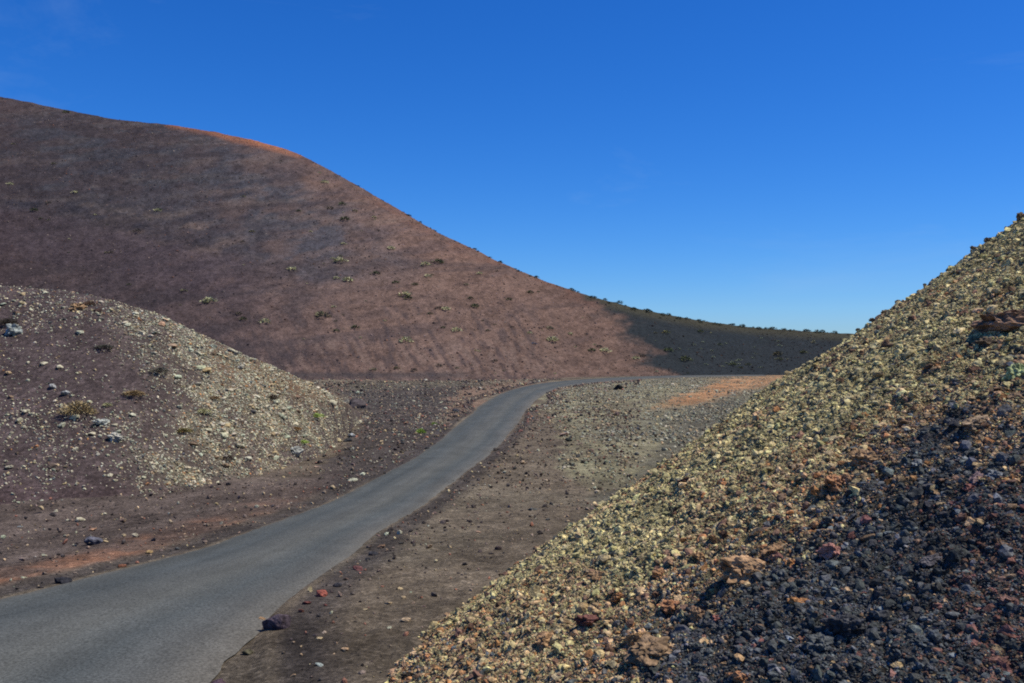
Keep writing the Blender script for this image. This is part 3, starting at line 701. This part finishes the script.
# on the mound
MR = [(332, 404, 11, PALE, 'rounded whitish rock near the mound tip'), (205, 371, 12, (.46, .34, .17), 'honey coloured rock in the upper middle of the mound'),
 (162, 325, 9, (.42, .26, .16), 'pinkish rock on the crest of the mound'), (78, 309, 13, (.30, .19, .10), 'tan ledge rock on the upper mound'), (97, 311, 8, (.08, .05, .04), 'dark hollowed rock beside the tan ledge on the upper mound'),
 (14, 333, 17, (.30, .32, .28), 'broad pale slab at the edge of the picture on the upper mound'), (80, 333, 9, PALEG, 'pale grey rock below the tan ledge'), (53, 388, 10, (.25, .25, .23), 'grey flat rock of the cluster above the big dry bush'),
 (66, 394, 10, (.28, .29, .27), 'bluish pale rock of the cluster above the big dry bush'), (26, 412, 9, PALE, 'white rock left of the big dry bush'), (102, 424, 13, (.36, .37, .31), 'long pale rock below the big dry bush'), (62, 426, 9, PALEG, 'grey green rock under the big dry bush'),
 (117, 439, 13, (.40, .38, .30), 'cream flat rock in the lower middle of the mound'), (75, 450, 7, PALE, 'bright small rock on dark soil at the lower mound'), (52, 467, 9, (.16, .12, .09), 'brown rock with shaded underside at the lower mound'),
 (110, 476, 6, PALE, 'small bright rock near the mound foot'), (240, 447, 11, PALE, 'large whitish rock low on the stony side of the mound'), (294, 453, 14, (.32, .32, .27), 'pale ledge with a dark underside at the mound foot'),
 (22, 304, 8, (.33, .27, .15), 'yellow brown rock at the top corner of the mound'), (45, 293, 6, PALE, 'small white rock on the crest above the tan ledge'), (23, 295, 6, SAND, 'buff rock on the crest at the mound top'),
 (100, 295, 8, SAND, 'buff rock where the mound crest starts to fall'), (115, 300, 9, (.30, .22, .13), 'brown buff rock just down the crest from its start'), (128, 325, 8, PALEG, 'grey rock under the mound crest'),
 (225, 338, 7, SAND, 'sandy rock midway down the mound crest'), (293, 372, 8, (.45, .38, .2), 'yellowish rock on the low end of the mound crest'), (60, 368, 7, PALE, 'white speckled rock above the grey cluster'), (44, 364, 8, PALE, 'whitest rock on the dark flank of the mound')]
def surf_mound(px, py): x, y = unproj(px, py, lambda a, b: mound_z(a, b)); return x, y, float(mound_z(np.array([x]), np.array([y]))[0])
for px, py, wpx, col, lab in MR:
    x, y, z = surf_mound(px, py)
    put_stone('pale_stone', x, y, z, wpx / 2 / F * y * 1.05, col, lab, 'rock', 'stones lying on the gravel mound', big=wpx > 12, flat=.75, seed=int(px * 3 + py))
def zone_label(px, py, zones):
    best = min(zones, key=lambda q: (q[0] - px) ** 2 + (q[1] - py) ** 2); return best[2]
def cname(c):
    r, g, b_ = c; L = (r + g + b_) / 3
    if L < .075: return 'black'
    if r > 1.75 * g: return 'rust orange' if L > .16 else 'dark red'
    if r > 1.3 * g: return 'tan' if L > .2 else 'brown'
    if L > .32: return 'chalky white'
    if g > 1.4 * b_: return 'yellow green lichened'
    if L > .2: return 'pale grey'
    return 'slate grey'
MZ = [(30, 300, 'near the top corner of the mound'), (90, 320, 'beside the tan ledge high on the mound'), (160, 335, 'just under the middle of the mound crest'), (230, 360, 'right of the honey coloured rock'), (30, 370, 'on the dark outer flank of the mound'), (110, 370, 'between the tan ledge and the big dry bush'),
 (180, 400, 'below the honey coloured rock'), (290, 395, 'under the low end of the mound crest'), (40, 440, 'low on the dark flank under the big dry bush'), (120, 450, 'around the cream flat rock'), (190, 460, 'at the stony foot of the mound'), (260, 430, 'in the palest stony patch of the mound'), (320, 430, 'close to the mound tip'), (280, 470, 'at the mound foot by the dark-bottomed ledge')]
seen = {}
def uniq(lab, size):
    seen.setdefault(lab, 0); seen[lab] += 1; return lab
def sizew(px): return 'large' if px > 10 else 'medium' if px > 7 else 'small' if px > 5 else 'tiny'
p = ray_pts(190, (-10, 365), (285, 492), mound_z, mm_, (30, 70))
for q in p:
    px, py = proj(q[0:1], q[1:2], q[2:3]); c = pick([PALE, PALEG, SAND, (.24, .17, .11), BLACK], [.45, .25, .15, .1, .05], 1)[0]
    r = float(rng.uniform(.09, .21)) * (1.25 if rng.random() < .2 else 1)
    wp = 2 * r * F / q[1]
    put_stone('pale_stone' if c.mean() > .2 else 'dark_stone', q[0], q[1], q[2], r, c, f"{sizew(wp + 1)} {cname(c)} stone {zone_label(px[0], py[0], MZ)}", 'stone', 'stones lying on the gravel mound', flat=.7)
FZ = [(590, 400, 'where the gravel field meets the road bend'), (660, 390, 'in front of the orange track on the gravel field'), (600, 440, 'on the near half of the pale gravel field'), (680, 430, 'on the field side of the scree slope foot'), (740, 395, 'beside the orange track near the scree slope')]
p = ray_pts(70, (550, 760), (380, 485), ground_z, fm_, (36, 160))
for q in p:
    px, py = proj(q[0:1], q[1:2], q[2:3]); c = pick([PALE, PALEG, SAND, BLACK], [.3, .3, .15, .25], 1)[0]
    wp = rng.uniform(2.2, 5); put_stone('field_stone', q[0], q[1], q[2], wp / 2 / F * q[1], c, f"{sizew(wp + 2)} {cname(c)} stone {zone_label(px[0], py[0], FZ)}", 'stone', 'stones scattered over the pale gravel field', flat=.7)

# scree slope: named boulders first
SR = [(747, 568, 52, (.36, .225, .12), 'big tan clinker boulder with a deep shadow under it, mid slope', .62), (790, 562, 16, ORANGE, 'small orange knob on the near end of the big tan boulder', .8), (652, 648, 50, (.21, .14, .08), 'wide brown knobbly boulder low on the slope', .55),
 (638, 636, 24, (.36, .22, .10), 'orange tan lump on top of the wide brown boulder', .8), (1008, 320, 58, (.24, .15, .095), 'long brown overhanging boulder high on the slope at the picture edge', .5), (985, 345, 20, (.12, .09, .06), 'dark brown rock wedged under the long overhanging boulder', .7),
 (834, 492, 22, (.38, .20, .10), 'rounded rust orange rock, the front one of a touching pair', .8), (848, 486, 20, (.34, .20, .11), 'rounded tan rock, the back one of a touching pair', .8), (864, 466, 24, (.30, .19, .10), 'tan block just above the touching pair of rocks', .7),
 (905, 466, 14, (.30, .22, .14), 'tan chip above the dark cinders', .8), (918, 470, 18, (.19, .20, .19), 'bluish grey rock next to the tan chip', .6), (800, 599, 20, ORANGE, 'bright orange rock on dark cinders below the big tan boulder', .8),
 (829, 549, 20, (.40, .20, .15), 'salmon pink rock above the bright orange one', .9), (775, 550, 24, (.28, .17, .09), 'flat tan rock behind the big tan boulder', .45), (740, 670, 26, (.42, .21, .10), 'orange rock with a pale crown at the bottom of the picture', .6),
 (765, 676, 14, TAN, 'tan rock beside the orange one at the bottom of the picture', .8), (698, 612, 16, (.32, .20, .11), 'upright tan shard in a dark hollow', 1.2), (718, 616, 12, (.30, .13, .10), 'pink red pebble beside the upright tan shard', .8),
 (686, 487, 20, (.09, .05, .035), 'dark brown hollow rock among the yellow lichen rubble', .7), (672, 604, 20, (.36, .18, .09), 'rust orange rock at the edge of the dark cinders', .7), (975, 422, 30, (.26, .19, .12), 'broad tan rock high over the dark cinders', .5),
 (978, 484, 26, (.20, .14, .13), 'dusky pink rock in the dark cinders', .6), (995, 486, 18, (.17, .18, .18), 'slate coloured rock beside the dusky pink one', .7), (973, 496, 15, (.28, .13, .10), 'reddish rock just below the dusky pink one', .6),
 (1019, 366, 22, (.40, .44, .20), 'bright yellow green lichened rock at the picture edge', .9), (1016, 393, 18, (.25, .17, .1), 'tan rock under the bright lichened one', .6), (1005, 390, 16, (.26, .28, .13), 'dull green rock near the bright lichened one', .7),
 (978, 424, 14, (.33, .16, .08), 'orange rock at the side of the broad tan rock', .8), (980, 427, 12, BLACK, 'black rock against the orange one over the dark cinders', .8),
 (845, 625, 34, (.06, .06, .06), 'large charcoal boulder with a cave-like hollow', .7), (820, 640, 30, (.085, .09, .085), 'grey boulder leaning on the large charcoal boulder', .7), (792, 637, 14, (.33, .36, .37), 'bluish white chip on dark cinders', .4),
 (590, 620, 26, (.15, .07, .055), 'maroon boulder among the tan rubble of the lower slope', .6), (547, 642, 22, (.36, .22, .11), 'orange tan rock of the lower rubble', .6), (618, 596, 16, ORANGE, 'orange rock above the maroon boulder', .7),
 (603, 575, 24, (.30, .19, .10), 'tan slab in the lower rubble', .5), (660, 575, 20, (.30, .17, .09), 'rusty block near the start of the dark cinders', .6), (408, 675, 14, (.05, .04, .03), 'black rock at the very foot of the slope', .9),
 (530, 560, 14, (.09, .06, .045), 'dark notch rock on the lichen edge of the slope', .7), (700, 560, 18, (.36, .22, .11), 'orange tan rock on the dividing line of lichen and cinder', .6), (1000, 655, 26, (.16, .085, .065), 'dark red rock near the bottom corner of the slope', .6),
 (1010, 600, 20, (.22, .13, .1), 'brown pink rock above the bottom corner of the slope', .6), (920, 640, 18, (.09, .10, .10), 'smooth grey rock among cinders near the bottom corner', .6), (930, 560, 20, (.11, .10, .10), 'dull grey rock in the middle of the dark cinders', .6)]
def surf_scree(px, py):
    x, y = unproj(px, py, scree_smooth); return x, y, float(scree_z(np.array([x]), np.array([y]))[0])
nlab = 0
for px, py, wpx, col, lab, fl in SR:
    x, y, z = surf_scree(px, py + wpx * .12); d = y
    o = put_stone('boulder' if wpx >= 30 else 'lava_rock', x, y, z - .02, wpx / 2 / F * d * 1.0, col, lab, 'boulder' if wpx >= 30 else 'rock', 'rocks lying on the scree slope', big=True, flat=fl, seed=int(px + 5 * py))
    nlab += 1
# dark rocks standing on the skyline of the slope
SKYR = [(1020, 16, 'topmost dark rock on the skyline of the scree slope'), (1006, 9, 'second dark rock down the scree skyline'), (988, 13, 'dark twin-topped rock on the upper scree skyline'), (974, 10, 'dark rock just below the twin-topped skyline rock'), (948, 7, 'small dark skyline rock a third of the way down'),
        (925, 6, 'lone little rock on the middle of the scree skyline'), (898, 9, 'dark block where the scree skyline bends'), (885, 12, 'dark brown rock under the bend of the scree skyline'), (872, 9, 'flat dark rock on the lower scree skyline'), (858, 7, 'lowest dark rock on the scree skyline against the sky')]
for px, wpx, lab in SKYR:
    u = (px - CX) / F; t = np.linspace(8, 40, 3000); e = (scree_z(u * t, t) - ZC) / t; k = int(np.argmax(e)); x, y = u * t[k], t[k]
    put_stone('lava_rock', x, y, float(scree_z(np.array([x]), np.array([y]))[0]) + .02, wpx / 2 / F * y * .6, (.20, .155, .10), lab, 'rock', 'dark rocks along the skyline of the scree slope', big=True, flat=.9, seed=px)
SZ = [(470, 640, 'at the lower foot of the scree slope'), (560, 580, 'on the lichen edge low on the slope'), (640, 540, 'on the lichen band below the dark brown hollow rock'), (720, 470, 'on the lichen band above the dark brown hollow rock'), (790, 420, 'where the slope edge crosses the orange track'), (850, 370, 'just inside the lower skyline of the slope'),
      (930, 310, 'under the bend of the scree skyline'), (990, 270, 'high on the slope above the long overhanging boulder'), (950, 380, 'below the long overhanging boulder'), (860, 430, 'above the touching pair of rocks'), (770, 510, 'between the hollow rock and the touching pair'), (600, 640, 'near the wide brown boulder'),
      (700, 640, 'between the wide brown boulder and the big tan boulder'), (720, 590, 'in the hollow under the big tan boulder'), (850, 570, 'near the salmon pink rock'), (880, 500, 'under the touching pair of rocks'), (960, 450, 'near the broad tan rock'), (1000, 530, 'below the dusky pink rock'),
      (940, 600, 'around the dull grey rock of the cinders'), (850, 660, 'near the large charcoal boulder'), (980, 670, 'in the bottom corner of the slope')]
cand, _ = scree_sample(5000, .03, .1, 2)
pxs, pys = proj(cand[:, 0], cand[:, 1], cand[:, 2])
ok = (pxs > 390) & (pxs < 1020) & (pys > 230) & (pys < 680); cand = cand[ok][:235]
cc = scree_rock_col(cand, len(cand)); pxs, pys = proj(cand[:, 0], cand[:, 1], cand[:, 2])
for i, q in enumerate(cand):
    wp = rng.uniform(6, 11.5) * (1.3 if rng.random() < .15 else 1) * (.6 + 3.6 / q[1])
    put_stone('lava_rock', q[0], q[1], q[2], wp / 2 / F * q[1], cc[i], f"{sizew(wp - 2)} {cname(cc[i])} rock {zone_label(pxs[i], pys[i], SZ)}", 'rock', 'rocks lying on the scree slope', flat=.75)

# ------------------------------------------------------------------ shrubs
def tuft(seed, n, spread=1.0, hgt=.8, lw=.09, ll=.35):
    r = np.random.default_rng(seed); V = []
    for i in range(n):
        a = r.uniform(0, 6.283); e = math.acos(r.uniform(.05, 1)); rr_ = r.uniform(.25, 1) ** .6
        lump = 1 + .25 * math.sin(3 * a + seed)
        c = np.array([math.cos(a) * math.sin(e) * spread * lump, math.sin(a) * math.sin(e) * spread * lump, math.cos(e) * hgt]) * rr_
        d = c / (np.linalg.norm(c) + 1e-6) + r.normal(0, .45, 3); d /= np.linalg.norm(d); sdv = np.cross(d, r.normal(0, 1, 3)); sdv /= np.linalg.norm(sdv)
        V += [c - sdv * lw, c + sdv * lw, c + d * ll + sdv * lw * .4, c + d * ll - sdv * lw * .4]
    V = np.array(V); V[:, 2] = np.maximum(V[:, 2], -.08); return np_mesh('foliage', V, np.arange(len(V)).reshape(-1, 4), M_leaf, smooth=False)
T_shrub = [tuft(600 + i, 110, hgt=.75 + .1 * (i % 3)) for i in range(6)]
T_bush = [tuft(700 + i, 700, hgt=.8, lw=.03, ll=.22) for i in range(3)]
def stems(seed):
    r = np.random.default_rng(seed); V = []; Fc = []
    for i in range(14):
        a = r.uniform(0, 6.283); top = np.array([math.cos(a) * r.uniform(.2, .8), math.sin(a) * r.uniform(.2, .8), r.uniform(.4, .75)]); b0 = np.array([r.normal(0, .06), r.normal(0, .06), -.1])
        for k in range(3):
            th = k * 2.094; V.append(b0 + .03 * np.array([math.cos(th), math.sin(th), 0]))
        for k in range(3):
            th = k * 2.094; V.append(top + .008 * np.array([math.cos(th), math.sin(th), 0]))
        o = i * 6
        for k in range(3): Fc.append([o + k, o + (k + 1) % 3, o + 3 + (k + 1) % 3, o + 3 + k])
    return np_mesh('stem', np.array(V), np.array(Fc), M_stem, smooth=False)
ME_stem = stems(5)
OLIVE = (.44, .42, .22); DARKG = (.09, .10, .05); DRY = (.34, .26, .13); GREEN = (.34, .44, .10)
def bush(px, py, wpx, col, lab, surf, hz=1.0):
    x, y, z = surf(px, py); r = wpx / 2 / F * y
    e = bpy.data.objects.new('dry_bush', None); C.objects.link(e); e.location = (x, y, z); e.scale = (r, r, r * hz); e.rotation_euler.z = random.uniform(0, 6.28); e.empty_display_size = .1
    e['label'] = lab; e['category'] = 'bush'; e['group'] = 'bushes on the gravel mound and verge'
    f = link('foliage', random.choice(T_bush), e); f.color = (*col, 1); link('stem', ME_stem, e)
for a in [(79, 414, 32, DRY, 'big rounded dry bush on the dark flank of the mound', surf_mound, .95), (107, 406, 9, OLIVE, 'small olive bush touching the big dry bush', surf_mound, .9), (160, 372, 19, (.13, .12, .09), 'grey dry bush high in the middle of the mound', surf_mound, .6), (134, 395, 22, (.24, .17, .08), 'low ochre bush beyond the big dry bush', surf_mound, .5), (8, 324, 22, (.07, .06, .045), 'dark flat bush on the mound at the picture edge', surf_mound, .6),
          (105, 348, 20, (.10, .10, .075), 'low grey green bush on the upper mound', surf_mound, .4), (203, 413, 14, OLIVE, 'olive bush in the middle of the pale stones', surf_mound, .8), (183, 432, 16, (.18, .15, .05), 'yellow brown bush below the middle of the mound', surf_mound, .6), (272, 399, 15, (.13, .10, .07), 'brown bush near the lower mound crest', surf_mound, .7), (316, 417, 15, GREEN, 'bright green bush near the mound tip', surf_mound, .6),
          (303, 443, 12, GREEN, 'small bright green bush at the mound foot', surf_mound, .6), (296, 430, 11, (.26, .15, .06), 'orange brown bush between the two bright green ones', surf_mound, .7), (227, 459, 16, (.08, .055, .045), 'dark brown bush at the stony foot of the mound', surf_mound, .6), (90, 305, 12, (.13, .08, .05), 'rust brown bush behind the tan ledge', surf_mound, .8), (214, 399, 12, (.2, .12, .06), 'reddish bush right of the mound middle', surf_mound, .6),
          (421, 433, 10, (.30, .42, .08), 'vivid green sprout on dark grit beside the road', surf_ground, 1.1), (434, 425, 6, (.24, .33, .08), 'small green sprout behind the vivid one', surf_ground, 1.0)]:
    bush(*a)
def shrub(x, y, z, r, col, lab, grp, hz=1.0):
    o = bpy.data.objects.new('shrub', T_shrub[rng.integers(0, 6)]); C.objects.link(o); o.location = (x, y, z); o.scale = (r, r, r * hz); o.rotation_euler.z = rng.uniform(0, 6.28); o.color = (*col, 1)
    o['label'] = lab; o['category'] = 'shrub'; o['group'] = grp
def surf_volc(px, py): x, y = unproj(px, py, volcano_z); return x, y, float(volcano_z(np.array([x]), np.array([y]))[0])
VS = [(209, 302, 13, OLIVE, 'olive shrub on the hill straight above the middle of the mound'), (243, 320, 8, DARKG, 'dark green shrub above the mound crest'), (292, 270, 9, OLIVE, 'yellow green shrub on the brown hill, upper of the middle group'), (265, 323, 10, OLIVE, 'pale shrub just over the lower mound crest'),
 (340, 262, 12, OLIVE, 'olive shrub in the middle of the brown slope'), (376, 274, 8, DARKG, 'dark shrub beside the olive one mid slope'), (348, 281, 10, OLIVE, 'pale shrub below the middle of the brown slope'), (322, 317, 13, (.16, .15, .08), 'broad pale shrub low on the brown slope'), (405, 296, 12, OLIVE, 'wide shrub pair partner low on the brown slope'),
 (408, 299, 9, DARKG, 'dark shrub beneath the wide pale one'), (446, 310, 8, OLIVE, 'small round shrub on the bare brown slope'), (430, 314, 5, DARKG, 'tiny dark shrub beside the small round one'), (456, 331, 10, OLIVE, 'light green shrub near the foot of the brown slope'), (443, 328, 5, DARKG, 'tiny dark shrub near the foot of the brown slope'),
 (405, 342, 12, OLIVE, 'light shrub low on the slope above the road bend'), (552, 341, 11, OLIVE, 'light grey green shrub above the far road'), (534, 344, 5, (.16, .17, .2), 'tiny bluish shrub above the far road'), (592, 351, 8, DARKG, 'dark shrub of the pair over the end of the road'), (605, 352, 10, OLIVE, 'pale shrub of the pair over the end of the road'),
 (636, 359, 7, OLIVE, 'small olive shrub at the edge of the dark slope'), (425, 265, 9, OLIVE, 'olive shrub upper right of the slope centre'), (438, 263, 10, DARKG, 'dark shrub next to the upper olive one'), (428, 277, 7, OLIVE, 'small pale shrub in the slope centre row'), (415, 285, 6, DARKG, 'tiny dark shrub in the slope centre row'),
 (475, 307, 9, DARKG, 'dark flat shrub on the open slope'), (509, 300, 6, DARKG, 'small dark shrub high on the open slope'), (530, 293, 7, DARKG, 'dark shrub near the skyline of the open slope'), (391, 249, 7, OLIVE, 'yellowish shrub under the skyline bend'), (345, 220, 9, DARKG, 'dark shrub under the red skyline'), (325, 183, 7, OLIVE, 'olive shrub just under the orange crest'),
 (355, 328, 8, DARKG, 'dark shrub on the purple lower slope'), (206, 303, 6, DARKG, 'dark shrub in the shade of the olive one'), (66, 113, 7, DARKG, 'dark bush standing on the skyline at the high end'), (34, 211, 7, DARKG, 'small dark bush on the dark band of the upper hill'), (137, 232, 8, (.12, .10, .08), 'greyish bush on the smooth upper hill'),
 (666, 333, 7, (.22, .2, .08), 'yellow shrub high on the dark slope'), (668, 351, 9, (.13, .15, .06), 'light shrub at the brown border of the dark slope'), (685, 360, 11, (.10, .11, .05), 'wide green shrub on the dark slope'), (700, 332, 6, (.12, .13, .06), 'green shrub under the ridge of the dark slope'), (720, 345, 5, (.14, .15, .08), 'small pale shrub in the middle of the dark slope'),
 (733, 365, 7, (.13, .14, .06), 'green shrub at the foot of the dark slope'), (748, 365, 6, (.15, .15, .08), 'pale shrub at the foot of the dark slope'), (778, 355, 9, (.12, .10, .05), 'brownish shrub near the scree edge'), (803, 353, 7, (.13, .13, .06), 'olive shrub beside the scree edge'), (779, 360, 7, (.13, .13, .07), 'low shrub in front of the brownish one')]
for px, py, wpx, col, lab in VS:
    x, y, z = surf_volc(px, py); shrub(x, y, z, wpx / 2 / F * y * 1.1, col, lab, 'shrubs dotted over the volcanic hill', .8)
VZ = [(60, 200, 'on the upper purple flank of the hill'), (200, 180, 'under the orange crest of the hill'), (300, 220, 'on the grey drift below the orange crest'), (250, 290, 'above the mound crest'), (370, 240, 'under the falling skyline'), (370, 310, 'on the middle of the brown slope'), (470, 290, 'on the open brown slope under the skyline'),
      (470, 345, 'at the foot of the brown slope'), (560, 325, 'on the brown slope above the far road'), (620, 330, 'along the border of brown and dark slope'), (690, 345, 'on the dark slope'), (760, 350, 'on the dark slope by the scree edge')]
VC = [('olive', OLIVE), ('dark green', DARKG), ('grey brown', (.13, .105, .075)), ('dry straw coloured', (.21, .19, .11))]
def in_volc(px, py): return py > ramp(px, SKY) + 5
cnt = 0
while cnt < 120:
    px, py = rng.uniform(0, 830), rng.uniform(120, 374)
    if not in_volc(px, py): continue
    if px < 330 and py > ramp(px, MSKY) - 3: continue
    wgt = .25 + .75 * ss(250, 420, px)
    if rng.random() > wgt: continue
    x, y, z = surf_volc(px, py); k = rng.integers(0, 4); wp = 2.2 + 6 * rng.random() ** 2.2
    shrub(x, y, z, wp / 2 / F * y, VC[k][1], f"{'tiny' if wp < 4 else 'small'} {VC[k][0]} shrub {zone_label(px, py, VZ)}", 'shrubs dotted over the volcanic hill', .8); cnt += 1
for i in range(30):
    px, py = rng.uniform(655, 815), rng.uniform(338, 372); x, y, z = surf_volc(px, py); wp = rng.uniform(2.2, 4.5)
    shrub(x, y, z, wp / 2 / F * y, (.30, .32, .20), f"{'tiny' if wp < 3.4 else 'small'} pale green shrub {zone_label(px, py, VZ[-3:])}", 'shrubs dotted over the volcanic hill', .7)
# shrubs along the skyline, their backlit look put into a dark leaf colour
KZ = [(360, 0, 'where the red skyline starts to fall'), (440, 0, 'on the steep skyline of the hill'), (530, 0, 'on the skyline over the open brown slope'), (620, 0, 'on the skyline over the border of the dark slope'), (700, 0, 'on the low ridge above the dark slope'), (790, 0, 'on the low ridge next to the scree edge')]
for i in range(85):
    px = 340 + 500 * (max(0.0, i + rng.uniform(-.4, .4)) / 85) ** .85 + 9 * math.sin(i * 1.9); u = (px - CX) / F; t = np.linspace(210, 330, 1500); e = (volcano_z(u * t, t) - ZC) / t; k = int(np.argmax(e)); dd = t[k] - rng.uniform(-.5, 3); x = u * dd
    wp = (1.8 + 5 * rng.random() ** 2) * (1.1 if px > 560 else .8)
    shrub(x, dd, float(volcano_z(np.array([x]), np.array([dd]))[0]), wp / 2 / F * dd, (.07, .075, .045), f"{'low' if wp < 4 else 'taller'} dark shrub {zone_label(px, 0, KZ)}", 'dark shrubs along the skyline', rng.uniform(.6, 1.1))
